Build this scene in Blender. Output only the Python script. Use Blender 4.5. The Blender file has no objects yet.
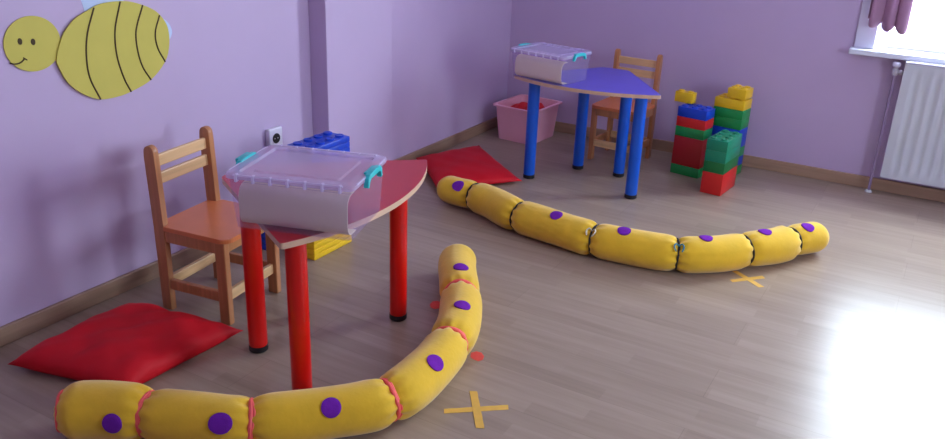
import bpy, bmesh, math, random
from mathutils import Vector, Matrix
random.seed(7)
PI = math.pi
S = bpy.context.scene
COL = S.collection

# ------------------------------------------------------------------ materials
def srgb(r, g, b):
    f = lambda c: (c/255/12.92) if c/255 <= .04045 else ((c/255+.055)/1.055)**2.4
    return (f(r), f(g), f(b), 1)

def new_mat(name):
    m = bpy.data.materials.new(name); m.use_nodes = True
    nt = m.node_tree; b = nt.nodes['Principled BSDF']
    return m, nt, b

def plain(name, rgb, rough=.5, var=.04, scale=30, bump=0, spec=.5, coat=0, sheen=0, bscale=None):
    """procedural: base colour with slight noise variation and optional bump"""
    m, nt, b = new_mat(name); N, L = nt.nodes, nt.links
    tc = N.new('ShaderNodeTexCoord'); no = N.new('ShaderNodeTexNoise')
    no.inputs['Scale'].default_value = scale; no.inputs['Detail'].default_value = 4
    L.new(tc.outputs['Object'], no.inputs['Vector'])
    rp = N.new('ShaderNodeValToRGB')
    c = srgb(*rgb)
    rp.color_ramp.elements[0].color = tuple(max(0, x*(1-var*2)) for x in c[:3])+(1,)
    rp.color_ramp.elements[1].color = tuple(min(1, x*(1+var*2)) for x in c[:3])+(1,)
    rp.color_ramp.elements[0].position = .3; rp.color_ramp.elements[1].position = .7
    L.new(no.outputs['Fac'], rp.inputs['Fac']); L.new(rp.outputs['Color'], b.inputs['Base Color'])
    b.inputs['Roughness'].default_value = rough
    b.inputs['Specular IOR Level'].default_value = spec
    b.inputs['Coat Weight'].default_value = coat
    b.inputs['Sheen Weight'].default_value = sheen
    if bump:
        n2 = N.new('ShaderNodeTexNoise'); n2.inputs['Scale'].default_value = bscale or scale*4; n2.inputs['Detail'].default_value = 3
        L.new(tc.outputs['Object'], n2.inputs['Vector'])
        bp = N.new('ShaderNodeBump'); bp.inputs['Strength'].default_value = bump; bp.inputs['Distance'].default_value = .004
        L.new(n2.outputs['Fac'], bp.inputs['Height']); L.new(bp.outputs['Normal'], b.inputs['Normal'])
    return m

def wood(name, rgb, axis='X', rough=.4, contrast=.14):
    m, nt, b = new_mat(name); N, L = nt.nodes, nt.links
    tc = N.new('ShaderNodeTexCoord'); mp = N.new('ShaderNodeMapping')
    sc = {'X': (3, 60, 60), 'Y': (60, 3, 60), 'Z': (60, 60, 3)}[axis]
    mp.inputs['Scale'].default_value = sc
    L.new(tc.outputs['Object'], mp.inputs['Vector'])
    no = N.new('ShaderNodeTexNoise'); no.inputs['Scale'].default_value = 1; no.inputs['Detail'].default_value = 5
    L.new(mp.outputs['Vector'], no.inputs['Vector'])
    rp = N.new('ShaderNodeValToRGB'); c = srgb(*rgb)
    rp.color_ramp.elements[0].color = tuple(x*(1-contrast*1.6) for x in c[:3])+(1,)
    rp.color_ramp.elements[1].color = tuple(min(1, x*(1+contrast)) for x in c[:3])+(1,)
    rp.color_ramp.elements[0].position = .3; rp.color_ramp.elements[1].position = .7
    L.new(no.outputs['Fac'], rp.inputs['Fac']); L.new(rp.outputs['Color'], b.inputs['Base Color'])
    b.inputs['Roughness'].default_value = rough
    return m

def floor_mat():
    m, nt, b = new_mat('laminate floor'); N, L = nt.nodes, nt.links
    tc = N.new('ShaderNodeTexCoord')
    def brick(w, h, mort):
        k = N.new('ShaderNodeTexBrick'); k.offset = .37; k.offset_frequency = 2
        k.inputs['Scale'].default_value = 1; k.inputs['Brick Width'].default_value = w
        k.inputs['Row Height'].default_value = h; k.inputs['Mortar Size'].default_value = mort
        k.inputs['Mortar Smooth'].default_value = .4
        L.new(tc.outputs['Object'], k.inputs['Vector']); return k
    k = brick(.46, .066, .0004)
    k.inputs['Color1'].default_value = (0, 0, 0, 1); k.inputs['Color2'].default_value = (1, 1, 1, 1); k.inputs['Mortar'].default_value = (.3, .3, .3, 1)
    mp = N.new('ShaderNodeMapping'); mp.inputs['Scale'].default_value = (2.2, 38, 1)
    L.new(tc.outputs['Object'], mp.inputs['Vector'])
    n1 = N.new('ShaderNodeTexNoise'); n1.inputs['Scale'].default_value = 1; n1.inputs['Detail'].default_value = 6; n1.inputs['Roughness'].default_value = .6
    L.new(mp.outputs['Vector'], n1.inputs['Vector'])
    mx = N.new('ShaderNodeMix'); mx.data_type = 'FLOAT'; mx.inputs[0].default_value = .78
    L.new(k.outputs['Color'], mx.inputs[2]); L.new(n1.outputs['Fac'], mx.inputs[3])
    rp = N.new('ShaderNodeValToRGB')
    rp.color_ramp.elements[0].color = srgb(137, 118, 101); rp.color_ramp.elements[0].position = .1
    rp.color_ramp.elements[1].color = srgb(177, 157, 138); rp.color_ramp.elements[1].position = .9
    L.new(mx.outputs[0], rp.inputs['Fac'])
    k2 = brick(1.3, .198, .0016)
    k2.inputs['Color1'].default_value = (1, 1, 1, 1); k2.inputs['Color2'].default_value = (.93, .93, .93, 1); k2.inputs['Mortar'].default_value = (.8, .79, .78, 1)
    mu = N.new('ShaderNodeMix'); mu.data_type = 'RGBA'; mu.blend_type = 'MULTIPLY'; mu.inputs[0].default_value = 1
    L.new(rp.outputs['Color'], mu.inputs[6]); L.new(k2.outputs['Color'], mu.inputs[7])
    L.new(mu.outputs[2], b.inputs['Base Color'])
    b.inputs['Roughness'].default_value = FLOOR_ROUGH
    b.inputs['Specular IOR Level'].default_value = .3
    bp = N.new('ShaderNodeBump'); bp.inputs['Strength'].default_value = .03; bp.inputs['Distance'].default_value = .002
    L.new(n1.outputs['Fac'], bp.inputs['Height']); L.new(bp.outputs['Normal'], b.inputs['Normal'])
    return m

def see_through(name, tint, clear=.7, rough=.15, body=(235, 228, 245)):
    """clear moulded plastic: part passes straight through, part milky, part gloss"""
    m, nt, b = new_mat(name); N, L = nt.nodes, nt.links
    out = N['Material Output']
    tr = N.new('ShaderNodeBsdfTransparent'); tr.inputs['Color'].default_value = srgb(*tint)
    b.inputs['Base Color'].default_value = srgb(*body); b.inputs['Roughness'].default_value = rough
    tl = N.new('ShaderNodeBsdfTranslucent'); tl.inputs['Color'].default_value = srgb(*body)
    m1 = N.new('ShaderNodeMixShader'); m1.inputs[0].default_value = .35
    L.new(b.outputs[0], m1.inputs[1]); L.new(tl.outputs[0], m1.inputs[2])
    m2 = N.new('ShaderNodeMixShader'); m2.inputs[0].default_value = clear
    L.new(m1.outputs[0], m2.inputs[1]); L.new(tr.outputs[0], m2.inputs[2])
    L.new(m2.outputs[0], out.inputs['Surface'])
    return m

def pane_mat():
    m, nt, b = new_mat('window glass'); N, L = nt.nodes, nt.links
    tr = N.new('ShaderNodeBsdfTransparent'); tr.inputs['Color'].default_value = (.97, .98, .98, 1)
    gl = N.new('ShaderNodeBsdfGlossy'); gl.inputs['Roughness'].default_value = .02
    mx = N.new('ShaderNodeMixShader'); mx.inputs[0].default_value = .04
    L.new(tr.outputs[0], mx.inputs[1]); L.new(gl.outputs[0], mx.inputs[2])
    L.new(mx.outputs[0], N['Material Output'].inputs['Surface'])
    return m

def curtain_mat():
    m, nt, b = new_mat('mauve curtain cloth'); N, L = nt.nodes, nt.links
    b.inputs['Base Color'].default_value = srgb(172, 132, 158); b.inputs['Roughness'].default_value = .9
    tl = N.new('ShaderNodeBsdfTranslucent'); tl.inputs['Color'].default_value = srgb(176, 120, 152)
    wv = N.new('ShaderNodeTexWave'); wv.inputs['Scale'].default_value = 260
    tc = N.new('ShaderNodeTexCoord'); L.new(tc.outputs['Object'], wv.inputs['Vector'])
    bp = N.new('ShaderNodeBump'); bp.inputs['Strength'].default_value = .1; bp.inputs['Distance'].default_value = .001
    L.new(wv.outputs['Fac'], bp.inputs['Height']); L.new(bp.outputs['Normal'], b.inputs['Normal'])
    mx = N.new('ShaderNodeMixShader'); mx.inputs[0].default_value = .07
    L.new(b.outputs[0], mx.inputs[1]); L.new(tl.outputs[0], mx.inputs[2])
    L.new(mx.outputs[0], N['Material Output'].inputs['Surface'])
    return m

FLOOR_ROUGH = .275
M = dict(
    wall=plain('lavender wall paint', (195, 173, 204), .55, .012, 3, .06, bscale=220),
    ceiling=plain('white ceiling paint', (232, 228, 236), .8, .01, 4),
    floor=floor_mat(),
    base=wood('beech skirting', (172, 140, 114), 'X', .35, .1),
    base_y=wood('beech skirting lengthwise', (158, 128, 106), 'Y', .35, .1),
    white_gloss=plain('white window enamel', (208, 206, 222), .3, .01, 5),
    sill=plain('white sill', (225, 230, 238), .25, .01, 5),
    radiator=plain('radiator enamel', (206, 210, 212), .35, .01, 5),
    chrome=plain('valve metal', (190, 184, 194), .3, .03, 20),
    pipe=plain('painted pipe', (150, 130, 160), .4, .02, 20),
    plastic_white=plain('white plastic', (226, 222, 236), .3, .01, 20),
    dark=plain('dark plastic', (22, 18, 24), .4, .02, 20),
    red_top=plain('red laminate', (190, 43, 52), .34, .015, 15, spec=.6),
    blue_top=plain('violet blue laminate', (92, 82, 200), .34, .015, 15, spec=.6),
    edge=wood('beech edge band', (208, 172, 142), 'X', .4, .06),
    red_leg=plain('red lacquer', (210, 16, 11), .28, .02, 10, spec=.5),
    blue_leg=plain('blue lacquer', (2, 86, 198), .28, .02, 10, spec=.5),
    chair=wood('varnished pine', (190, 128, 82), 'Z', .35, .12),
    chair_x=wood('light pine slats', (222, 180, 128), 'X', .38, .1),
    seat=plain('orange laminate', (216, 124, 72), .32, .02, 10, spec=.6),
    pillow=plain('red satin cloth', (200, 5, 26), .62, .02, 8, .10, spec=.3, bscale=26),
    yellow=plain('yellow fleece', (228, 182, 42), .92, .03, 14, .25, sheen=.35, spec=.2, bscale=70),
    purple=plain('purple felt', (116, 40, 158), .95, .04, 60, .3, spec=.1),
    dot_rim=plain('pale felt backing', (222, 176, 120), .95, .04, 60, spec=.1),
    pink_ribbon=plain('coral ribbon', (255, 100, 92), .5, .03, 30),
    twine=plain('dark green twine', (46, 42, 34), .8, .05, 90),
    twine_white=plain('pale twine', (196, 186, 160), .8, .05, 90),
    twine_teal=plain('teal twine', (40, 130, 150), .7, .05, 90),
    clear=see_through('clear storage plastic', (248, 244, 252), .93, .2, (246, 242, 250)),
    lid=see_through('clear lid plastic', (248, 240, 254), .56, .22),
    lid_rib=see_through('milky lid ribs', (245, 240, 250), .4, .25, (240, 236, 250)),
    teal=plain('teal clip plastic', (40, 190, 190), .3, .02, 20),
    paper=plain('cream paper', (240, 234, 196), .8, .012, 9),
    paper_core=plain('cardboard', (170, 140, 104), .8, .03, 30),
    tub=plain('pink tub plastic', (240, 176, 192), .4, .015, 8),
    red_cloth=plain('red fabric', (206, 24, 34), .8, .05, 16, .2),
    bee_yellow=plain('yellow card', (206, 194, 88), .75, .012, 12),
    marker=plain('brown marker', (74, 58, 30), .8, .02, 30),
    wing=plain('pale blue card', (196, 212, 238), .75, .012, 12),
    wing_edge=plain('navy card edge', (52, 48, 90), .8, .02, 12),
    tape=plain('yellow floor tape', (222, 174, 74), .5, .03, 40),
    curtain=curtain_mat(), glass=pane_mat(),
    b_red=plain('red brick plastic', (208, 34, 32), .36, .02, 10),
    b_green=plain('green brick plastic', (30, 150, 74), .36, .02, 10),
    b_teal=plain('sea green brick plastic', (12, 132, 96), .36, .02, 10),
    b_dgreen=plain('deep green brick plastic', (10, 108, 52), .36, .02, 10),
    b_blue=plain('blue brick plastic', (18, 66, 190), .36, .02, 10),
    b_yellow=plain('yellow brick plastic', (240, 196, 30), .36, .02, 10),
    b_dred=plain('dark red brick plastic', (172, 22, 28), .36, .02, 10),
)

# ------------------------------------------------------------------ mesh helpers
def obj(name, bm, mat, parent=None, smooth=False, mats=None, loc=None, rot=0):
    bmesh.ops.recalc_face_normals(bm, faces=bm.faces)
    me = bpy.data.meshes.new(name); bm.to_mesh(me); bm.free()
    for m in (mats or [mat]): me.materials.append(m)
    if smooth:
        me.shade_smooth()
        if smooth != 'all':
            try: me.set_sharp_from_angle(angle=math.radians(38))
            except Exception: pass
    o = bpy.data.objects.new(name, me); COL.objects.link(o)
    if parent: o.parent = parent
    if loc: o.location = loc
    if rot: o.rotation_euler = (0, 0, rot)
    return o

def tag(o, label, cat, group=None, kind=None):
    o['label'] = label; o['category'] = cat
    if group: o['group'] = group
    if kind: o['kind'] = kind
    return o

def thing(name, label, cat, loc=(0, 0, 0), rot=0, group=None):
    o = bpy.data.objects.new(name, None); COL.objects.link(o)
    o.empty_display_size = .1
    o.location = loc; o.rotation_euler = (0, 0, rot)
    return tag(o, label, cat, group)

def struct(name, bm, mat, label=None, parent=None, **k):
    o = obj(name, bm, mat, parent, **k)
    if parent is None: o['kind'] = 'structure'
    if label: o['label'] = label
    return o

def box(bm, x0, x1, y0, y1, z0, z1, bev=0, seg=2, mi=0, mtx=None):
    vs = [bm.verts.new((x, y, z)) for z in (z0, z1) for y in (y0, y1) for x in (x0, x1)]
    fs = [bm.faces.new([vs[i] for i in f]) for f in ((0, 2, 3, 1), (4, 5, 7, 6), (0, 1, 5, 4), (2, 6, 7, 3), (0, 4, 6, 2), (1, 3, 7, 5))]
    if bev:
        es = list({e for f in fs for e in f.edges})
        r = bmesh.ops.bevel(bm, geom=es, offset=bev, segments=seg, affect='EDGES', profile=.5)
        vs = list({v for f in r['faces'] for v in f.verts} | {v for v in vs if v.is_valid})
        fs = list({f for v in vs for f in v.link_faces})
    for f in fs:
        if f.is_valid: f.material_index = mi
    if mtx is not None:
        bmesh.ops.transform(bm, matrix=mtx, verts=[v for v in vs if v.is_valid])
    return vs

def prism(bm, pts, z0, z1, bev=0, mtx=None, mi_side=0, mi_top=0, seg=2):
    """extrude an outline (x,y) from z0 to z1"""
    a = [bm.verts.new((x, y, z0)) for x, y in pts]; b = [bm.verts.new((x, y, z1)) for x, y in pts]
    n = len(pts); f0 = bm.faces.new(a[::-1]); f1 = bm.faces.new(b); f0.material_index = mi_top; f1.material_index = mi_top
    for i in range(n):
        f = bm.faces.new((a[i], a[(i+1) % n], b[(i+1) % n], b[i])); f.material_index = mi_side
    vs = a+b
    if bev:
        es = list(f0.edges)+list(f1.edges)
        r = bmesh.ops.bevel(bm, geom=es, offset=bev, segments=seg, affect='EDGES', profile=.5)
        vs = [v for v in vs if v.is_valid]+[v for f in r['faces'] for v in f.verts]
        vs = list(set(vs))
    if mtx is not None: bmesh.ops.transform(bm, matrix=mtx, verts=vs)
    return vs

def lathe(bm, prof, n=24, mtx=None, cap=True):
    """prof: list of (r, z)"""
    rings = []; vs = []
    for r, z in prof:
        ring = [bm.verts.new((r*math.cos(2*PI*i/n), r*math.sin(2*PI*i/n), z)) for i in range(n)]
        rings.append(ring); vs += ring
    for a, b in zip(rings, rings[1:]):
        for i in range(n): bm.faces.new((a[i], a[(i+1) % n], b[(i+1) % n], b[i]))
    if cap:
        bm.faces.new(rings[0][::-1]); bm.faces.new(rings[-1])
    if mtx is not None: bmesh.ops.transform(bm, matrix=mtx, verts=vs)
    return vs

def tube(bm, pts, r, n=8, closed=False, cap=True, flat=1.0):
    pts = [Vector(p) for p in pts]; N = len(pts); rings = []
    up = Vector((0, 0, 1)); prev = None
    for i, p in enumerate(pts):
        if closed: t = pts[(i+1) % N]-pts[i-1]
        else: t = pts[min(i+1, N-1)]-pts[max(i-1, 0)]
        t.normalize()
        if prev is None:
            u = up.cross(t) if abs(t.dot(up)) < .95 else Vector((1, 0, 0)).cross(t)
        else: u = prev-t*prev.dot(t)
        u.normalize(); prev = u; v = t.cross(u)
        rr = r[i] if isinstance(r, (list, tuple)) else r
        rings.append([bm.verts.new(p+u*rr*math.cos(2*PI*k/n)+v*rr*flat*math.sin(2*PI*k/n)) for k in range(n)])
    R = list(zip(rings, rings[1:]))+([(rings[-1], rings[0])] if closed else [])
    for a, b in R:
        for k in range(n): bm.faces.new((a[k], a[(k+1) % n], b[(k+1) % n], b[k]))
    if cap and not closed:
        bm.faces.new(rings[0][::-1]); bm.faces.new(rings[-1])
    return [v for q in rings for v in q]

def catmull(P, n=16):
    P = [Vector(p) for p in P]; P = [2*P[0]-P[1]]+P+[2*P[-1]-P[-2]]; o = []
    for i in range(1, len(P)-2):
        a, b, d, e = P[i-1], P[i], P[i+1], P[i+2]
        for k in range(n):
            t = k/n
            o.append(.5*((2*b)+(d-a)*t+(2*a-5*b+4*d-e)*t*t+(3*b-a-3*d+e)*t**3))
    o.append(P[-2]); return o

def T(x, y, z): return Matrix.Translation((x, y, z))
def RX(a): return Matrix.Rotation(a, 4, 'X')
def RY(a): return Matrix.Rotation(a, 4, 'Y')
def RZ(a): return Matrix.Rotation(a, 4, 'Z')

# ------------------------------------------------------------------ the room
YB = 4.994; XR = 4.3; YF = -1.6; ZC = 2.7
bm = bmesh.new(); box(bm, -.2, XR+.2, YF-.2, YB+.25, -.1, 0); struct('floor', bm, M['floor'])
bm = bmesh.new(); box(bm, -.2, XR+.2, YF-.2, YB+.25, ZC, ZC+.1); struct('ceiling', bm, M['ceiling'])
bm = bmesh.new(); box(bm, -.2, 0, YF, YB, 0, ZC); struct('wall_left', bm, M['wall'])
bm = bmesh.new(); box(bm, -.2, XR+.2, YF-.2, YF, 0, ZC); struct('wall_front', bm, M['wall'])
PY0, PY1, PD = 2.985, 3.495, .1
bm = bmesh.new(); box(bm, 0, PD, PY0, PY1, 0, ZC, .004); struct('wall_pillar', bm, M['wall'])
# back wall with the window opening
WX0, WX1, WZ0, WZ1 = 2.18, 3.45, .765, 2.10
bm = bmesh.new()
box(bm, -.2, WX0, YB, YB+.25, 0, ZC); box(bm, WX1, XR+.2, YB, YB+.25, 0, ZC)
box(bm, WX0, WX1, YB, YB+.25, 0, WZ0); box(bm, WX0, WX1, YB, YB+.25, WZ1, ZC)
struct('wall_back', bm, M['wall'])
# right wall with a second window, outside the frame
RY0, RY1, RZ0, RZ1 = 1.8, 2.6, .85, 1.75
bm = bmesh.new()
box(bm, XR, XR+.25, YF, RY0, 0, ZC); box(bm, XR, XR+.25, RY1, YB, 0, ZC)
box(bm, XR, XR+.25, RY0, RY1, 0, RZ0); box(bm, XR, XR+.25, RY0, RY1, RZ1, ZC)
struct('wall_right', bm, M['wall'])

def window(name, W, H, loc, rot, mull):
    """local x along the wall, y into the wall (outwards), z up from the opening's sill"""
    w = bpy.data.objects.new(name, None); COL.objects.link(w); w['kind'] = 'structure'
    w.location = loc; w.rotation_euler = (0, 0, rot)
    bm = bmesh.new()                       # casing on the room side + frame in the depth
    c = .08
    for a in ((-c, .02, -.0, H+c), (W-.02, W+c, -.0, H+c)): box(bm, a[0], a[1], -.015, .098, a[2]+.003, a[3], .004)
    box(bm, .021, W-.021, -.014, .098, H-.02, H+c, .004)
    fr = .05
    box(bm, .02, .02+fr, .1, .16, .012, H-.02, .004); box(bm, W-.02-fr, W-.02, .1, .16, .012, H-.02, .004)
    box(bm, .02+fr, W-.02-fr, .102, .158, H-.02-fr, H-.02, .004); box(bm, .02+fr, W-.02-fr, .102, .158, .004, .045, .004)
    for x in mull: box(bm, x-.03, x+.03, .1, .16, .04, H-.06, .004)
    obj('window_frame', bm, M['white_gloss'], w)
    xs = [.07]+list(mull)+[W-.07]
    for a, b in zip(xs, xs[1:]):
        bm = bmesh.new(); box(bm, a, b, .128, .134, .04, H-.06); obj('pane', bm, M['glass'], w)
    bm = bmesh.new(); box(bm, -c-.015, W+c+.015, -.07, .12, -.028, .002, .006)
    s = obj('window_sill', bm, M['sill'], w)
    return w
window('window_1', WX1-WX0, WZ1-WZ0, (WX0, YB, WZ0), 0, [])
window('window_2', RY1-RY0, RZ1-RZ0, (XR, RY1, RZ0), -PI/2, [])

# skirting boards
def base(name, mat, *b):
    bm = bmesh.new()
    for x0, x1, y0, y1 in b:
        box(bm, x0, x1, y0, y1, 0, .068, .004)
    struct(name, bm, mat)
base('baseboard_left', M['base_y'], (0, .016, YF, PY0), (0, .016, PY1, YB), (PD, PD+.016, PY0-.016, PY1+.016), (.016, PD, PY0-.016, PY0), (.016, PD, PY1, PY1+.016))
base('baseboard_back', M['base'], (.016, XR, YB-.016, YB))
base('baseboard_right', M['base_y'], (XR-.016, XR, YF, YB-.016))
base('baseboard_front', M['base'], (.016, XR-.016, YF, YF+.016))

# power socket on the left wall
t = thing('power_socket', 'white square wall socket on the lavender left wall above the clear box', 'socket', (0, 2.707, .418))
bm = bmesh.new(); box(bm, 0, .026, -.042, .042, -.047, .047, .005); obj('socket_plate', bm, M['plastic_white'], t)
bm = bmesh.new(); lathe(bm, [(.023, 0), (.023, .002), (.02, .002), (.018, -.012)], 24, T(.0262, 0, .0)@RY(PI/2)); obj('socket_well', bm, M['dark'], t)
for s in (-1, 1):
    bm = bmesh.new(); lathe(bm, [(.003, 0), (.003, .004)], 10, T(.024, s*.0095, 0)@RY(PI/2)); obj('contact_hole', bm, M['chrome'], t)

# ------------------------------------------------------------------ bee on the left wall (cut card)
BODY = [(1.749, 1.001), (1.795, 1.04), (1.854, 1.065), (1.905, 1.081), (1.982, 1.083), (2.039, 1.074), (2.111, 1.046), (2.152, 1.014), (2.178, .968), (2.177, .905), (2.15, .845), (2.077, .788), (1.984, .76), (1.918, .752), (1.852, .757), (1.791, .786), (1.74, .834), (1.713, .894), (1.711, .92), (1.726, .96)]
def card(name, pts, x0, x1, mat, parent, smooth=True):
    """flat card on the wall plane: pts are (y,z); thickness x0..x1"""
    p = [(q.x, q.y) for q in catmull([(y, z, 0) for y, z in pts+pts[:1]], 6)][:-1] if smooth else pts
    bm = bmesh.new()
    prism(bm, p, x0, x1, .0008, Matrix(((0, 0, 1, 0), (1, 0, 0, 0), (0, 1, 0, 0), (0, 0, 0, 1))), seg=1)
    return obj(name, bm, mat, parent)
def line(name, pts, x, r, mat, parent):
    bm = bmesh.new(); tube(bm, [(x, q.x, q.y) for q in catmull([(y, z, 0) for y, z in pts], 8)], r, 6); return obj(name, bm, mat, parent, True)
bee = thing('bee_decoration', 'big yellow paper bee with smiling face on the left wall', 'wall decoration', (0, 0, 0))
card('wing', [(1.835, 1.10), (1.862, 1.04), (1.99, 1.05), (2.0, 1.16), (1.96, 1.30), (1.87, 1.36), (1.79, 1.30), (1.79, 1.18)], -.0008, .0014, M['wing'], bee)
card('wing', [(2.06, 1.0), (2.16, 1.005), (2.202, .962), (2.19, .925), (2.14, .91), (2.05, .93)], -.0008, .0014, M['wing'], bee)
bd = card('body', BODY, .0045, .010, M['bee_yellow'], bee); bd['label'] = 'striped oval body of the bee'
hd = card('head', [(1.6395+.0985*math.cos(a*PI/10), .9785+.0885*math.sin(a*PI/10)) for a in range(20)], .0015, .0044, M['bee_yellow'], bee)
for s in ([(1.874, 1.071), (1.837, .991), (1.821, .917), (1.823, .838), (1.854, .756)], [(1.982, 1.082), (1.947, .987), (1.942, .899), (1.96, .815), (1.984, .76)],
          [(2.075, 1.061), (2.035, .976), (2.032, .905), (2.046, .842), (2.077, .788)], [(2.145, 1.018), (2.118, .957), (2.122, .901), (2.15, .845)]):
    line('stripe', s, .0102, .0032, M['marker'], bd)
for y, z in ((1.596, .992), (1.64, .985)):
    bm = bmesh.new(); lathe(bm, [(.0085, 0), (.0085, .0012)], 14, T(.0044, y, z)@RY(PI/2)@Matrix.Diagonal((1.25, .9, 1, 1))); obj('eye', bm, M['marker'], hd)
line('mouth', [(1.552, .929), (1.57, .924), (1.589, .927), (1.603, .937)], .0046, .0026, M['marker'], hd)
line('mouth_corner', [(1.598, .94), (1.610, .931)], .0046, .0022, M['marker'], hd)

# ------------------------------------------------------------------ radiator
RXL, RXR, RZB, RZT = 2.372, 3.75, .105, .725
t = thing('radiator', 'white panel radiator with vertical flutes under the bright window', 'radiator', (RXL, YB-.03, 0))
W = RXR-RXL
bm = bmesh.new()
prof = []
pitch = .0505; x = .05
nf = int((W-.08)/pitch)
pts = [(0, 0), (.035, 0)]
for i in range(nf):
    a = .042+i*pitch
    pts += [(a+.004, 0), (a+.012, .010), (a+.03, .010), (a+.038, 0)]
pts += [(W-.03, 0), (W, 0)]
# front sheet: flutes in the middle band, flat margin above and below
yf = -.075
zs = [RZB, RZB+.035, RZB+.06, RZT-.06, RZT-.035, RZT]
gain = [0, 0, 1, 1, 0, 0]
rows = [[bm.verts.new((px, yf+py*g, z)) for px, py in pts] for z, g in zip(zs, gain)]
for a, b in zip(rows, rows[1:]):
    for i in range(len(pts)-1): bm.faces.new((a[i], a[i+1], b[i+1], b[i]))
bk = [[bm.verts.new((px, -.004, z)) for px in (0, W)] for z in (RZB, RZT)]
bm.faces.new((bk[0][0], bk[1][0], bk[1][1], bk[0][1]))
bm.faces.new(rows[0]+[bk[0][1], bk[0][0]]); bm.faces.new(rows[-1]+[bk[1][1], bk[1][0]])
bm.faces.new([r[0] for r in rows]+[bk[1][0], bk[0][0]]); bm.faces.new([r[-1] for r in rows]+[bk[1][1], bk[0][1]])
obj('panel', bm, M['radiator'], t, True)
bm = bmesh.new()
box(bm, 0, W, yf, -.004, RZT+.0005, RZT+.012, .003)
for i in range(60): box(bm, .02+i*.0225, .034+i*.0225, yf+.012, -.02, RZT+.0122, RZT+.0145)
obj('top_grille', bm, M['white_gloss'], t)
for x in (.2, W-.2):
    bm = bmesh.new(); box(bm, x-.02, x+.02, -.006, .029, .2, .6, .002); obj('bracket', bm, M['radiator'], t)
bm = bmesh.new(); tube(bm, [(-.042, -.038, .0), (-.042, -.038, .02), (-.042, -.038, .3), (-.042, -.038, .67)], .0075, 12)
obj('pipe', bm, M['pipe'], t, True)
bm = bmesh.new(); lathe(bm, [(.019, 0), (.019, .006), (.012, .012)], 20, T(-.042, -.038, .0)); obj('floor_collar', bm, M['radiator'], t, True)
bm = bmesh.new()
lathe(bm, [(.012, .655), (.015, .66), (.015, .685), (.011, .69), (.011, .7)], 16, T(-.042, -.038, 0))
lathe(bm, [(.011, 0), (.011, .02), (.014, .022), (.014, .035), (.009, .036), (.009, .046)], 16, T(-.042, -.038, .672)@RY(PI/2))
v = obj('valve', bm, M['chrome'], t, True)
bm = bmesh.new(); lathe(bm, [(.016, .70), (.02, .704), (.02, .718), (.015, .724)], 18, T(-.042, -.038, 0)); obj('knob', bm, M['white_gloss'], v, True)

# ------------------------------------------------------------------ curtain
t = thing('curtain', 'mauve pink curtain hanging at the left side of the window', 'curtain', (2.114, YB-.055, .915))
bm = bmesh.new(); rows = []
for j in range(25):
    z = (1.98-.915)*j/24; row = []
    g = 1-.45*(j/24)
    for i in range(61):
        u = i/60
        x =   .02+.218*u*(1-.06*j/24)+.012*math.sin(u*22+1)*g
        y = .02*math.sin(u*2*PI*3.2+.5)*g+.006*math.sin(u*31+j*.12)
        zz = z+(.022*math.sin(u*2*PI*3.2+.5)-.035*u)*(1-j/24)**3
        row.append(bm.verts.new((x, y, zz)))
    rows.append(row)
for a, b in zip(rows, rows[1:]):
    for i in range(60): bm.faces.new((a[i], a[i+1], b[i+1], b[i]))
o = obj('cloth', bm, M['curtain'], t, 'all')
sm = o.modifiers.new('thickness', 'SOLIDIFY'); sm.thickness = .0015
t = thing('curtain_rod', 'white curtain rod above the window carrying the mauve curtain', 'curtain rod', (2.0, YB-.055, 1.98+.14))
bm = bmesh.new(); tube(bm, [(0, 0, -.13), (1.62, 0, -.13)], .011, 12); obj('rod', bm, M['white_gloss'], t, True)
for x in (.03, 1.58):
    bm = bmesh.new(); box(bm, x-.01, x+.01, -.012, .056, -.146, -.114, .002); obj('rod_bracket', bm, M['white_gloss'], t)

# ------------------------------------------------------------------ tables
THR = .586
TH, TA, TE, TB_, TD, LA, LB, LD = .574, .4045, -.0379, .0754, .461, .2952, .1234, .3129
BULGE = .115
def make_table(label, x, y, rot, top, leg, TA=.4045, TH=TH, near=0, leg_in=0):
    t = thing('trapezoid_table', label, 'table', (x, y, 0), rot)
    # outline: curved outer edge, two slanted sides, short straight inner edge
    R = (TA*TA+BULGE*BULGE)/(2*BULGE); cy = TE-BULGE+R; a0 = math.asin(TA/R)
    pts = [(near/2+(1-near/2/TA)*R*math.sin(a), cy-R*math.cos(a)) for a in [-a0+2*a0*i/28 for i in range(29)]]
    def rounded(c, p, n, r):
        c, p, n = Vector(c), Vector(p), Vector(n); a = c+(p-c).normalized()*r; b = c+(n-c).normalized()*r
        return [tuple((a*(1-k)**2+2*c*k*(1-k)+b*k*k)) for k in (0, .25, .5, .75, 1)]
    inner = [(TB_, TD), (-TB_, TD)]
    P = pts[1:-1]
    P = rounded(pts[0], inner[1], pts[1], .012)+P+rounded(pts[-1], pts[-2], inner[0], .012)
    P += rounded(inner[0], pts[-1], inner[1], .02)+rounded(inner[1], inner[0], pts[0], .02)
    bm = bmesh.new(); prism(bm, P, TH-.019, TH-.0007, 0); obj('edge_board', bm, M['edge'], t)
    bm = bmesh.new(); prism(bm, P, TH-.0007, TH, 0); 
    o = obj('tabletop', bm, M[top], t)
    for lx, ly in ((-LA, leg_in), (LA, 0), (-LB, LD), (LB, LD)):
        bm = bmesh.new(); lathe(bm, [(.031, .022), (.0315, .03), (.0315, TH-.0195)], 28, T(lx, ly, 0))
        l = obj('leg', bm, M[leg], t, True)
        bm = bmesh.new(); lathe(bm, [(.029, 0), (.0325, .004), (.0325, .022), (.031, .0225)], 28, T(lx, ly, 0))
        obj('foot_cap', bm, M['dark'], l, True)
    return t
make_table('red topped table with curved edge on red legs beside the wooden chair', 1.035, 1.9697, 1.675, 'red_top', 'red_leg', .436, THR, .004, .013)
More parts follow.
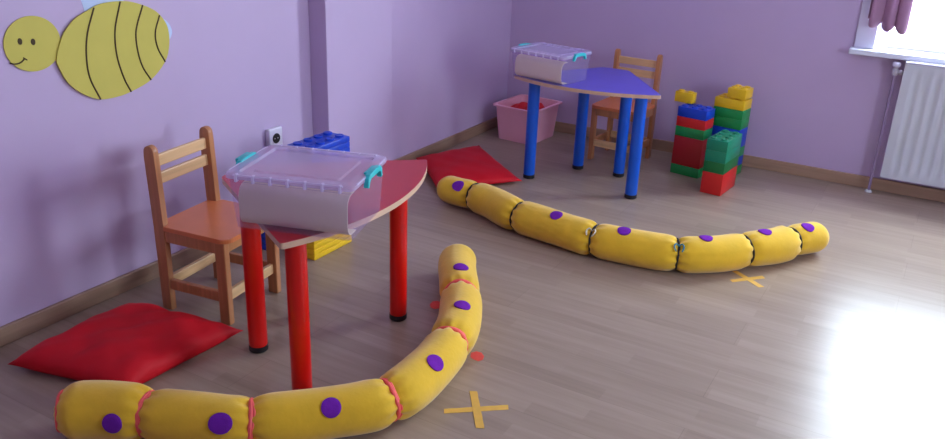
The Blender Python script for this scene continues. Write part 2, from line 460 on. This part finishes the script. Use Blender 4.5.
make_table('violet blue topped table with curved edge on bright blue legs', .9655, 4.0252, .0435, 'blue_top', 'blue_leg')

# ------------------------------------------------------------------ chairs (front is -y)
def make_chair(label, x, y, rot):
    t = thing('wooden_chair', label, 'chair', (x, y, 0), rot, None)
    w, d = .312, .325            # outer width, depth
    for s in (-1, 1):           # rear posts, raked back above the seat, round tops
        xo = s*(w/2-.0125)
        prof = [(d-.048, 0), (d-.004, 0), (d-.003, .33), (d+.006, .590)]
        top = [(d-.0165+.0225*math.cos(a*PI/8), .607+.022*math.sin(a*PI/8)) for a in range(0, 9)]
        prof = prof+top+[(d-.039, .590), (d-.048, .34)]
        bm = bmesh.new()
        prism(bm, prof, -.0125, .0125, .003, T(xo, 0, 0)@Matrix(((0, 0, 1, 0), (1, 0, 0, 0), (0, 1, 0, 0), (0, 0, 0, 1))))
        obj('rear_post', bm, M['chair'], t, True)
        bm = bmesh.new(); box(bm, xo-.0135, xo+.0135, .012, .056, 0, .319, .004); obj('leg', bm, M['chair'], t)
        bm = bmesh.new(); box(bm, xo-.009, xo+.009, .056, d-.048, .085, .125, .003); obj('side_rung', bm, M['chair'], t)
        bm = bmesh.new(); box(bm, xo-.010, xo+.010, .056, d-.048,   .273, .319, .003); obj('side_apron', bm, M['chair'], t)
    wi = w/2-.0255
    for name, y0, z0, z1, m in (('front_rung', .026, .085, .125, 'chair_x'), ('back_rung', d-.035, .085, .125, 'chair_x'), ('front_apron', .024, .273, .319, 'chair'), ('back_apron', d-.035, .273, .319, 'chair')):
        bm = bmesh.new(); box(bm, -wi, wi, y0, y0+.018, z0, z1, .003); obj(name, bm, M[m], t)
    for zc in (.568, .503):     # two back slats following the rake
        yy = d-.024+(zc-.30)/.3*.008
        bm = bmesh.new(); box(bm, -wi, wi, -.008, .008, -.0215, .0215, .004, mtx=T(0, yy, zc)@RX(-.03)); obj('back_slat', bm, M['chair_x'], t)
    # seat with rounded front corners, notched between the posts
    P = []
    r = .035; hw = w/2+.006
    for k in range(7): a = PI+k*PI/12; P.append((-hw+r+r*math.cos(a), r+r*math.sin(a)-.004))
    for k in range(7): a = 1.5*PI+k*PI/12; P.append((hw-r+r*math.cos(a), r+r*math.sin(a)-.004))
    P += [(hw, d-.052), (wi-.001, d-.052), (wi-.001, d-.006), (-wi+.001, d-.006), (-wi+.001, d-.052), (-hw, d-.052)]
    bm = bmesh.new(); prism(bm, P, .3195, .337, .003)
    obj('seat', bm, M['seat'], t)
    return t
ca = math.radians(97)
# base point = middle of the front edge line on the floor
make_chair('pine child chair with orange seat standing by the lavender left wall', .532, 2.035, ca)
make_chair('pine child chair with orange seat behind the blue table', .948, 4.515, math.radians(-3)).scale = (.93, .93, 1.0)

# ------------------------------------------------------------------ clear storage boxes
def rrect(hx, hy, r, n=4):
    o = []
    for cx, cy, a0 in ((hx-r, hy-r, 0), (-hx+r, hy-r, PI/2), (-hx+r, -hy+r, PI), (hx-r, -hy+r, 1.5*PI)):
        for k in range(n+1): a = a0+k*PI/2/n; o.append((cx+r*math.cos(a), cy+r*math.sin(a)))
    return o
def shell(bm, levels, close_bottom=True):
    rings = [[bm.verts.new((x, y, z)) for x, y in rrect(hx, hy, r)] for hx, hy, r, z in levels]
    n = len(rings[0])
    for a, b in zip(rings, rings[1:]):
        for i in range(n): bm.faces.new((a[i], a[(i+1) % n], b[(i+1) % n], b[i]))
    bm.faces.new(rings[0][::-1])
    bm.faces.new(rings[-1])
def storage_box(label, x, y, rot, s, roll_label, TH=TH):
    t = thing('storage_box', label, 'box', (x, y, TH), rot)
    bx, by, tx, ty, h = .172*s, .128*s, .181*s, .141*s, .156*s
    w = .002
    bm = bmesh.new()
    shell(bm, [(bx, by, .014*s, .001), (tx, ty, .016*s, h-.012), (tx+.005*s, ty+.005*s, .018*s, h-.012), (tx+.005*s, ty+.005*s, .018*s, h),
               (tx-.002, ty-.002, .014*s, h), (bx-.002, by-.002, .012*s, .003)])
    obj('box_body', bm, M['clear'], t, True)
    lt = bmesh.new()
    lx, ly = .188*s, .148*s
    shell(lt, [(lx-.003, ly-.003, .017*s, h-.006), (lx, ly, .02*s, h-.004), (lx, ly, .02*s, h+.006), (lx-.004, ly-.004, .017*s, h+.009),
               (lx-.03*s, ly-.026*s, .014*s, h+.009), (lx-.034*s, ly-.03*s, .012*s, h+.002), (lx-.06*s, ly-.055*s, .012*s, h+.002), (lx-.064*s, ly-.059*s, .011*s, h+.007)])
    l = obj('box_lid', lt, M['lid'], t, True)
    bm = bmesh.new()
    for k in range(7):
        xx = (-.15+.05*k)*s
        for sy in (-1, 1):
            box(bm, xx-.004*s, xx+.004*s, sy*(ly-.004*s)-.008*s, sy*(ly-.004*s)+.006*s, h-.012*s, h+.011*s, .002)
    for sy in (-1, 1): box(bm, -lx+.03*s, lx-.03*s, sy*(ly-.001)-.003, sy*(ly-.001)+.003, h+.0045, h+.0095, .001)
    for sx in (-1, 1): box(bm, sx*(lx-.0015)-.003, sx*(lx-.0015)+.003, -ly+.03*s, ly-.03*s, h+.0045, h+.0095, .001)
    obj('lid_rib', bm, M['lid_rib'], l)
    for sx in (-1, 1):          # teal clips: an arched bail gripping lid and rim on each short end
        bm = bmesh.new()
        pr = [(-.062, -.02), (-.056, .004), (-.045, .013), (-.02, .016), (0, .017), (.02, .016), (.045, .013), (.056, .004), (.062, -.02), (.052, -.024), (.046, -.004), (.036, .002), (-.036, .002), (-.046, -.004), (-.052, -.024)]
        prism(bm, [(a*s, b*s) for a, b in pr], -.007*s, .008*s, .002, T(sx*(lx+.004*s), 0, h)@Matrix(((0, 0, 1, 0), (1, 0, 0, 0), (0, 1, 0, 0), (0, 0, 0, 1))))
        box(bm, -.012*s, .002*s, -.035*s, .035*s, .003*s, .015*s, .003, mtx=T(sx*(lx-(.0 if sx > 0 else -.01)*s), 0, h))
        c = obj('clip', bm, M['teal'], t)
    # curled sheet of cream paper standing along the front side
    r_ = thing('paper_sheet', roll_label, 'paper', (0, 0, 0), 0)
    ry, rz = .050*s, .0600*s; L_ = .160*s
    mt = Matrix.Translation((x, y, TH))@RZ(rot)@T(0, -by+ry+.006, .0045+rz)
    r_.location = mt.translation; r_.rotation_euler = (0, 0, rot)
    bm = bmesh.new(); NA_ = 30; th_ = .0022
    sec = []
    for k in range(NA_+1):
        a = math.radians(262-182*k/NA_) if False else math.radians(-98+190*k/NA_)
        pw = lambda v: math.copysign(abs(v)**.6, v)
        sec.append((-pw(math.cos(a)), pw(math.sin(a))))
    ring = [(c*ry, d*rz) for c, d in sec]+[(c*(ry-th_), d*(rz-th_)) for c, d in sec[::-1]]
    prism(bm, ring, -L_, L_, 0, Matrix(((0, 0, 1, 0), (1, 0, 0, 0), (0, 1, 0, 0), (0, 0, 0, 1))))
    obj('paper', bm, M['paper'], r_, True)
    return t
storage_box('clear lidded plastic storage box with teal clips on the red table', 1.063, 1.734, math.radians(17.5), 1.0, 'curled cream paper inside the clear box on the red table', THR)
storage_box('clear lidded plastic storage box with teal clips on the blue table', .757, 4.006, math.radians(-10), .92, 'curled cream paper inside the clear box on the blue table')

# ------------------------------------------------------------------ floor cushions
def cushion(label, C, thick, cat_seed, wk=1.0):
    """C: four corners (x,y,z) in order; a stuffed square cushion with pointed corners, resting on the floor"""
    cx = sum(c[0] for c in C)/4; cy = sum(c[1] for c in C)/4
    rnd = random.Random(cat_seed); ph = [rnd.uniform(0, 6.28) for _ in range(8)]
    n = 28; bm = bmesh.new(); up, dn = {}, {}
    for i in range(n+1):
        for j in range(n+1):
            u, v = i/n*2-1, j/n*2-1
            # edges pull in slightly between the corners
            pu = u*(1-.055*(1-v*v)*abs(u)); pv = v*(1-.055*(1-u*u)*abs(v))
            a, b = (pu+1)/2, (pv+1)/2
            P = [(1-a)*(1-b)*C[0][k]+a*(1-b)*C[1][k]+a*b*C[2][k]+(1-a)*b*C[3][k] for k in range(3)]
            e = ((1-u**4)*(1-v**4)); e = max(e, 0)**.62
            wr = .006*math.sin(5*u+3*v+ph[0])*math.sin(4*v-2*u+ph[1])+.004*math.sin(11*u+ph[2])*math.sin(9*v+ph[3])
            # gathers near the edges
            ed = (abs(u)**6)*math.sin(17*v+ph[4])+(abs(v)**6)*math.sin(19*u+ph[5])
            z0 = P[2]
            zt = z0+(thick*.78)*e+1.5*wr*e*wk+.007*ed*e*wk
            zb = max(.002, z0-(thick*.6)*e)
            zt = max(zt, zb)
            up[i, j] = bm.verts.new((P[0]-cx, P[1]-cy, zt))
            dn[i, j] = up[i, j] if i in (0, n) or j in (0, n) else bm.verts.new((P[0]-cx, P[1]-cy, zb))
    for i in range(n):
        for j in range(n):
            bm.faces.new((up[i, j], up[i+1, j], up[i+1, j+1], up[i, j+1]))
            q = (dn[i, j], dn[i, j+1], dn[i+1, j+1], dn[i+1, j])
            if len(set(q)) >= 3: bm.faces.new(q)
    o = obj('floor_cushion', bm, M['pillow'], None, 'all', loc=(cx, cy, 0))
    return tag(o, label, 'cushion')
cushion('plump red cushion on the floor in front of the wooden chair', [(.183, 1.268, .032), (.617, 1.370, .032), (.646, 1.838, .034), (.165, 1.752, .036)], .088, 3)
cushion('flat red cushion on the floor between the pillar and the blue table', [(.03, 3.83, .04), (.20, 4.27, .04), (.695, 3.885, .02), (.415, 3.46, .03)], .05, 5, .35)

# ------------------------------------------------------------------ caterpillar cushions
def caterpillar(label, path, R, joints, dots, tie, endR, start_ring=False, startR=None):
    t = thing('caterpillar_cushion', label, 'caterpillar toy', (path[5][0], path[5][1], 0))
    org = Vector((path[5][0], path[5][1], 0))
    P = catmull([(x, y, 0) for x, y in path], 24)
    s = [0]
    for a, b in zip(P, P[1:]): s.append(s[-1]+(b-a).length)
    L = s[-1]
    def at(q):
        q = max(0, min(L, q)); lo = 0
        import bisect
        i = min(max(bisect.bisect_right(s, q)-1, 0), len(P)-2)
        f = (q-s[i])/max(1e-9, s[i+1]-s[i]); p = P[i].lerp(P[i+1], f)
        i0, i1 = max(0, i-3), min(len(P)-1, i+4)
        d = (P[i1]-P[i0]).normalized(); return p, d
    cuts = [0]+joints+[L]
    def rad(k, q, th, rnd):
        a, b = cuts[k], cuts[k+1]; Rk = (startR or endR) if k == 0 else endR if k == len(cuts)-2 else R
        def side(dd, endcap, ln):
            x = max(0, min(1, dd/ln)); y = math.sqrt(max(0, 1-(1-x)**2))
            p = .03 if endcap else .74
            return p+(1-p)*y
        g0 = side(q-a, k == 0, .07 if k == 0 else .05); g1 = side(b-q, k == len(cuts)-2, .07 if k == len(cuts)-2 else .05)
        r = Rk*min(g0, g1)
        # gathered pleats at the ties
        fold = 0
        if k > 0 or start_ring: fold += math.exp(-((q-a)/.032)**2)
        if k < len(cuts)-2: fold += math.exp(-((b-q)/.032)**2)
        r *= 1-.12*fold*(.5+.5*math.sin(11*th+rnd[0]))-.03*fold*math.sin(5*th+rnd[1])
        r *= 1+.018*math.sin(q*19+rnd[1])*math.sin(2*th+rnd[0])
        return r
    def surf(k, q, th, rnd, off=0):
        p, d = at(q); side = Vector((d.y, -d.x, 0)); r = rad(k, q, th, rnd)+off
        Rk = R
        v = p+Vector((0, 0, 1))*(Rk*.965)+side*r*1.03*math.cos(th)+Vector((0, 0, 1))*r*math.sin(th)
        v.z = max(v.z, .0015+.0*th)
        return v
    rnds = [(random.uniform(0, 6), random.uniform(0, 6)) for _ in cuts]
    NT = 56
    segs = []
    for k in range(len(cuts)-1):
        a, b = cuts[k], cuts[k+1]; rnd = rnds[k]; n = max(18, int((b-a)/.008)); bm = bmesh.new(); rings = []
        for i in range(n+1):
            u = i/n; q = a+(b-a)*(.5-.5*math.cos(PI*u))
            rings.append([bm.verts.new(surf(k, q, 2*PI*j/NT, rnd)-org) for j in range(NT)])
        for r0, r1 in zip(rings, rings[1:]):
            for j in range(NT): bm.faces.new((r0[j], r0[(j+1) % NT], r1[(j+1) % NT], r1[j]))
        bm.faces.new(rings[0][::-1]); bm.faces.new(rings[-1])
        segs.append(obj('segment', bm, M['yellow'], t, 'all'))
    # felt dots lying on the surface
    for q, deg in dots:
        k = max(i for i in range(len(cuts)-1) if cuts[i] <= q); th0 = math.radians(deg); rnd = rnds[k]
        for nm, rr, off, thk, mt in (('dot', .0285, .0022, .003, 'purple'),):
            bm = bmesh.new(); c0 = None; tops = []; bots = []
            rad0 = rad(k, q, th0, rnd)
            def pt(rho, ang, off):
                return surf(k, q+rho*math.cos(ang), th0+rho*math.sin(ang)/rad0, rnd, off)-org
            NR, NA = 5, 28
            grid = [[bm.verts.new(pt(rr*(i+1)/NR, 2*PI*j/NA, off+thk*(1 if i < NR-1 else .6))) for j in range(NA)] for i in range(NR)]
            cen = bm.verts.new(pt(0, 0, off+thk)); low = [bm.verts.new(pt(rr, 2*PI*j/NA, off-.003)) for j in range(NA)]
            for j in range(NA):
                bm.faces.new((cen, grid[0][j], grid[0][(j+1) % NA]))
                for i in range(NR-1): bm.faces.new((grid[i][j], grid[i+1][j], grid[i+1][(j+1) % NA], grid[i][(j+1) % NA]))
                bm.faces.new((grid[-1][j], low[j], low[(j+1) % NA], grid[-1][(j+1) % NA]))
            bm.faces.new(low)
            o = obj('dot', bm, M['purple'], segs[k], True); o['label'] = 'round purple felt dot'
    # ties
    def ring(q, rr, r, mat, name='ribbon', flat=1.0, wob=.002):
        p, d = at(q); side = Vector((d.y, -d.x, 0)); bm = bmesh.new(); pts = []
        for j in range(36):
            th = 2*PI*j/36
            v = p+Vector((0, 0, R*.965))+(side*math.cos(th)+Vector((0, 0, 1))*math.sin(th))*rr+d*wob*math.sin(3*th+q*9)
            v.z = max(v.z, r+.001); pts.append(v-org)
        tube(bm, pts, r, 8, closed=True, flat=flat); return obj(name, bm, mat, t, True)
    for i, q in enumerate(joints):
        rr = R*.82
        mat, style = tie[i][:2]
        o = ring(q, rr*.985, .0048 if style != 'ribbon' else .0066, M[mat], 'ribbon' if style == 'ribbon' else 'twine')
        if style == 'ribbon': ring_b = ring(q+.006, rr*1.0, .0042, M[mat], 'ribbon', wob=.005)
        if style == 'knot':
            p, d = at(q); side = Vector((d.y, -d.x, 0)); bm = bmesh.new()
            base = p+Vector((0, 0, R*.965))+(side*math.cos(.9)+Vector((0, 0, 1))*math.sin(.9))*(rr+.004)-org
            for sgn in (-1, 1):
                for e in (.0, .5):
                    tube(bm, catmull([base, base+d*sgn*.012+Vector((0, 0, .010)), base+d*sgn*.02+side*.018*(e+.4)+Vector((0, 0, .002)), base+d*sgn*.012+side*.03-Vector((0, 0, .012))], 5), .0028, 6)
            obj('twine_knot', bm, M[tie[i][2]], t, True)
    if start_ring:
        ring(.02, R*.76, .0045, M['pink_ribbon'], 'ribbon')
    return t, at, org

C1 = [(.592, 1.160), (.69, 1.231), (.793, 1.281), (.946, 1.346), (1.076, 1.414), (1.224, 1.557), (1.345, 1.72), (1.354, 1.94), (1.306, 2.17), (1.229, 2.338), (1.122, 2.503), (1.03, 2.64), (.975, 2.745)]
C2 = [(.46, 3.415), (.579, 3.398), (.654, 3.396), (.794, 3.359), (.947, 3.29), (1.151, 3.255), (1.36, 3.225), (1.554, 3.238), (1.745, 3.28), (1.879, 3.373), (2.001, 3.523), (2.079, 3.62), (2.14, 3.74), (2.185, 3.80), (2.238, 3.885)]
r_ = ('pink_ribbon', 'ribbon')
t1, at1, org1 = caterpillar('yellow caterpillar floor cushion tied with pink ribbons, curling in front of the red table', C1, .0755, [.262, .566, .957, 1.345, 1.705],
    [(.200, 12), (.499, 33), (.780, 45), (1.130, 54), (1.488, 82), (1.80, 86)], [r_]*5, .0745, True, startR=.083)
d_ = ('twine', 'twine')
t2, at2, org2 = caterpillar('yellow caterpillar floor cushion tied with dark twine, lying in front of the blue table', C2, .079, [.220, .545, .953, 1.312, 1.63, 1.897],
    [(.148, 48), (.768, 69), (1.085, 75), (1.428, 90), (1.725, 88), (1.975, 72)], [d_, d_, ('twine', 'knot', 'twine_white'), ('twine', 'knot', 'twine_teal'), d_, d_], .070)
# pink ribbon ends of the first caterpillar
for q, sd, oo in ((1.385, 1, .066), (1.735, -1, .066)):
    p, d = at1(q); side = Vector((d.y, -d.x, 0))*sd
    bm = bmesh.new(); b0 = p+side*oo-org1+Vector((0, 0, .004))
    leaf = [(0, -.007), (.012, -.014), (.030, -.017), (.044, -.010), (.047, .002), (.036, .013), (.018, .015), (0, .007)]
    ax = side.normalized(); ay = (d*.55+Vector((0, 0, .83))).normalized(); az = ax.cross(ay)
    mt = Matrix((ax, ay, az)).transposed().to_4x4(); mt.translation = b0+Vector((0, 0, .016))
    prism(bm, leaf, -.0015, .0015, .0008, mt, seg=1)
    obj('ribbon_end', bm, M['pink_ribbon'], t1)

# ------------------------------------------------------------------ tape crosses on the floor
def cross(label, x, y, strips):
    t = thing('tape_cross', label, 'floor marking', (x, y, 0))
    for i, (L, w, a) in enumerate(strips):
        bm = bmesh.new(); z = .0004+.0006*i
        n = 10
        pts = [(-L/2, -w/2+.002), (-L/2+.003, w/2)]+[(-L/2+L*k/n, w/2+.0006*math.sin(k*2.1)) for k in range(1, n)]+[(L/2, w/2-.001), (L/2-.004, -w/2)]
        prism(bm, pts, z, z+.0005, 0); obj('tape_strip', bm, M['tape'], t, rot=a)
    return t
cross('yellow tape cross on the floor beside the pink ribboned caterpillar', 1.541, 1.917, [(.205, .026, math.atan2(.121, .146)), (.20, .026, math.atan2(-.153, .113))])
cross('yellow tape cross on the floor in front of the twine tied caterpillar', 2.03, 3.368, [(.165, .026, math.atan2(.117, .103)), (.17, .026, math.atan2(-.095, .135))])

# ------------------------------------------------------------------ pink tub
t = thing('plastic_tub', 'pink plastic tub on the floor in the room corner', 'tub', (.284, 4.742, 0), math.radians(-4))
bm = bmesh.new(); h = .226
shell_levels = [(.128, .153, .03, .001), (.146, .173, .032, h-.012), (.162, .189, .035, h-.008), (.162, .189, .035, h), (.144, .171, .03, h), (.1255, .1505, .028, .005)]
shell(bm, shell_levels); obj('tub_body', bm, M['tub'], t, True)
cl = thing('red_fabric', 'folded red fabric heaped inside the pink tub', 'fabric', (.284, 4.742, .1), math.radians(-4))
bm = bmesh.new(); n = 30; rows = []
for i in range(n+1):
    row = []
    for j in range(n+1):
        u, v = i/n*2-1, j/n*2-1
        e = max(0, (1-u**6)*(1-v**6))
        z = .02+  .085*e**.22*(.93+.07*math.sin(4*u+1.5*v)*math.sin(3*v-1))+.003*math.sin(13*u+4*v)*e
        k = math.sqrt(max(0, 1-.26*min(u*u, v*v))) if abs(u) > 1e-6 else 1
        row.append(bm.verts.new((u*.117*k, v*.141*k, z)))
    rows.append(row)
for a, b in zip(rows, rows[1:]):
    for i in range(n): bm.faces.new((a[i], a[i+1], b[i+1], b[i]))
lo = [[bm.verts.new((v.co.x, v.co.y, .012)) for v in (r[0], r[-1])] for r in (rows[0], rows[-1])]
edge = rows[0]+[r[-1] for r in rows[1:]]+rows[-1][-2::-1]+[r[0] for r in rows[-2:0:-1]]
bm.faces.new(edge[::-1])
for r in lo:
    for v in r: bm.verts.remove(v)
obj('cloth', bm, M['red_cloth'], cl, 'all')
cl.location.z = .006+.0
cl.scale = (.99, .99, 2.05)
bpy.context.view_layer.update()

# ------------------------------------------------------------------ building bricks
def brick(label, x, y, z, nx, ny, mat, rot=0, p=.058, h=.058, ridges=0, group=None, studs=True):
    """x,y = front-left corner of the footprint before turning; local x to the right, y to the back"""
    bm = bmesh.new(); W, D = nx*p, ny*p; g = .0006
    if ridges:
        hh = h/ridges
        for k in range(ridges):
            box(bm, g, W-g, g, D-g, k*hh+.0004, (k+1)*hh-.0004, .0035, 2)
        box(bm, .004, W-.004, .004, D-.004, .002, h-.002)
    else:
        box(bm, g, W-g, g, D-g, .0003, h-.0003, .0025, 2)
    if studs:
        r = p*.31
        for i in range(nx):
            for j in range(ny):
                lathe(bm, [(r, h-.002), (r, h+.005), (r-.002, h+.007), (r-.0065, h+.007), (r-.008, h+.005)], 16, T((i+.5)*p, (j+.5)*p, 0))
    o = obj('building_brick', bm, M[mat], None, True, loc=(x, y, z), rot=rot)
    return tag(o, label, 'toy brick', group)
U = .058
# stack by the table side (wide dark red)
ax, ay, ar = 1.297, 4.592, math.radians(-9)
A = [('b_green', 'green brick on the floor under the tall dark red brick', 1), ('b_dred', 'tall dark red brick in the middle of the wide stack', 3),
     ('b_green', 'green brick between the dark red and the bright red bricks', 1), ('b_red', 'bright red brick under the blue top brick of the left stack', 1), ('b_blue', 'blue brick topping the wide left stack', 1)]
gA = 'toy bricks of the stack nearest the blue table'
z = 0
for i, (m, l, k) in enumerate(A):
    brick(l, ax, ay, z, 3, 2, m, ar, h=k*.0562, group=gA, studs=(i == 4)); z += k*.0562
def loc2(x, y, r, dx, dy): return x+dx*math.cos(r)-dy*math.sin(r), y+dx*math.sin(r)+dy*math.cos(r)
ex, ey = loc2(ax, ay, ar, -.058, U+.004)
brick('small yellow brick at the rear left, on the blue top brick', ex, ey, 7*.0562+.0075, 2, 1, 'b_yellow', ar, p=.055, h=.060, group=gA)
# front stack
bx_, by_, br = 1.541, 4.352, math.radians(-5)
Bs = [('b_red', 'tall bright red brick on the floor at the foot of the front stack', 2), ('b_dgreen', 'deep green brick on the tall bright red brick', 1), ('b_teal', 'sea green brick between the deep green and the top sea green brick', 1), ('b_teal', 'sea green brick topping the low front stack', 1)]
z = 0
for i, (m, l, k) in enumerate(Bs):
    brick(l, bx_, by_, z, 2, 4, m, br, h=k*.0605, group='toy bricks of the low front stack', studs=(i == 3)); z += k*.0605
# rear stack
cx_, cy_, cr = 1.457, 4.747, math.radians(-9)
Cs = [('b_green', 'green brick at the foot of the tall rear stack'), ('b_blue', 'blue brick low in the tall rear stack, on the green foot'), ('b_green', 'green brick between the two blue parts of the tall rear stack'), ('b_blue', 'blue brick in the middle of the tall rear stack'), ('b_blue', 'blue brick under the two upper green bricks'),
      ('b_green', 'green brick directly on the blue of the tall rear stack'), ('b_green', 'green brick directly under the yellow bricks'), ('b_yellow', 'wide yellow brick near the top of the tall rear stack')]
for i, (m, l) in enumerate(Cs):
    brick(l, cx_, cy_, i*.0555, 3, 2, m, cr, p=.0585, h=.0555, group='toy bricks of the tall rear stack', studs=(i == 7))
fx, fy = loc2(cx_, cy_, cr, 3*.0585-.108, 0)
brick('small yellow brick crowning the tall rear stack', fx, fy, 8*.0555+.0075, 2, 2, 'b_yellow', cr, p=.054, h=.0555, group='toy bricks of the tall rear stack')
# ridged stack behind the red table
H2 = .0985; gD = 'ridged toy bricks of the stack behind the red table'
Ds = [('b_yellow', 'ridged yellow brick on the floor behind the red table'), ('b_yellow', 'ridged yellow brick second from the floor behind the red table'), ('b_blue', 'ridged blue brick in the middle of the stack behind the red table'), ('b_blue', 'ridged blue brick second from the top behind the red table'), ('b_blue', 'ridged blue brick on top of the stack behind the clear box')]
for i, (m, l) in enumerate(Ds):
    brick(l, .296, 2.478, i*H2, 2, 4, m, 0, p=.064, h=H2, ridges=4, group=gD, studs=(i == 4))
brick('ridged blue brick low by the left wall behind the chair', .08, 2.44, 0, 2, 4, 'b_blue', 0, p=.064, h=H2, ridges=4)

# ------------------------------------------------------------------ light: daylight through the windows
w = bpy.data.worlds.new('sky'); S.world = w; w.use_nodes = True
bg = w.node_tree.nodes['Background']
bg.inputs['Color'].default_value = (.73, .865, 1.0, 1); bg.inputs['Strength'].default_value = 31.0
def portal(name, x, y, z, sx, sy, rot):
    l = bpy.data.lights.new(name, 'AREA'); l.shape = 'RECTANGLE'; l.size = sx; l.size_y = sy
    l.cycles.is_portal = True
    o = bpy.data.objects.new(name, l); COL.objects.link(o); o.location = (x, y, z); o.rotation_euler = rot
portal('window_portal', (WX0+WX1)/2, YB+.2, (WZ0+WZ1)/2, WX1-WX0, WZ1-WZ0, (-PI/2, 0, 0))

portal('window_portal', XR+.2, (RY0+RY1)/2, (RZ0+RZ1)/2, RY1-RY0, RZ1-RZ0, (PI/2, 0, PI/2))

# ------------------------------------------------------------------ camera
cam = bpy.data.cameras.new('camera'); co = bpy.data.objects.new('camera', cam); COL.objects.link(co)
r = Vector((0.8634619007210187, 0.5031544029741923, 0.035625731865179755)); u = Vector((-0.2150152176754561, 0.3032565577775168, 0.928333946558515)); f = Vector((-0.4562915758275862, 0.809241068491099, -0.3700363372645482))
m = Matrix((r, u, -f)).transposed().to_4x4(); m.translation = (2.5818, 0, 1.5)
co.matrix_world = m
cam.sensor_fit = 'HORIZONTAL'; cam.sensor_width = 36; cam.lens = 834.4631*36/945
cam.clip_start = .05
S.camera = co

S.view_settings.view_transform = 'Standard'
S.view_settings.look = 'None'
S.view_settings.exposure = .12
S.view_settings.gamma = 1
S.view_settings.use_curve_mapping = False
S.cycles.use_denoising = True
S.cycles.max_bounces = 12; S.cycles.diffuse_bounces = 6; S.cycles.transparent_max_bounces = 24
S.cycles.sample_clamp_indirect = 12
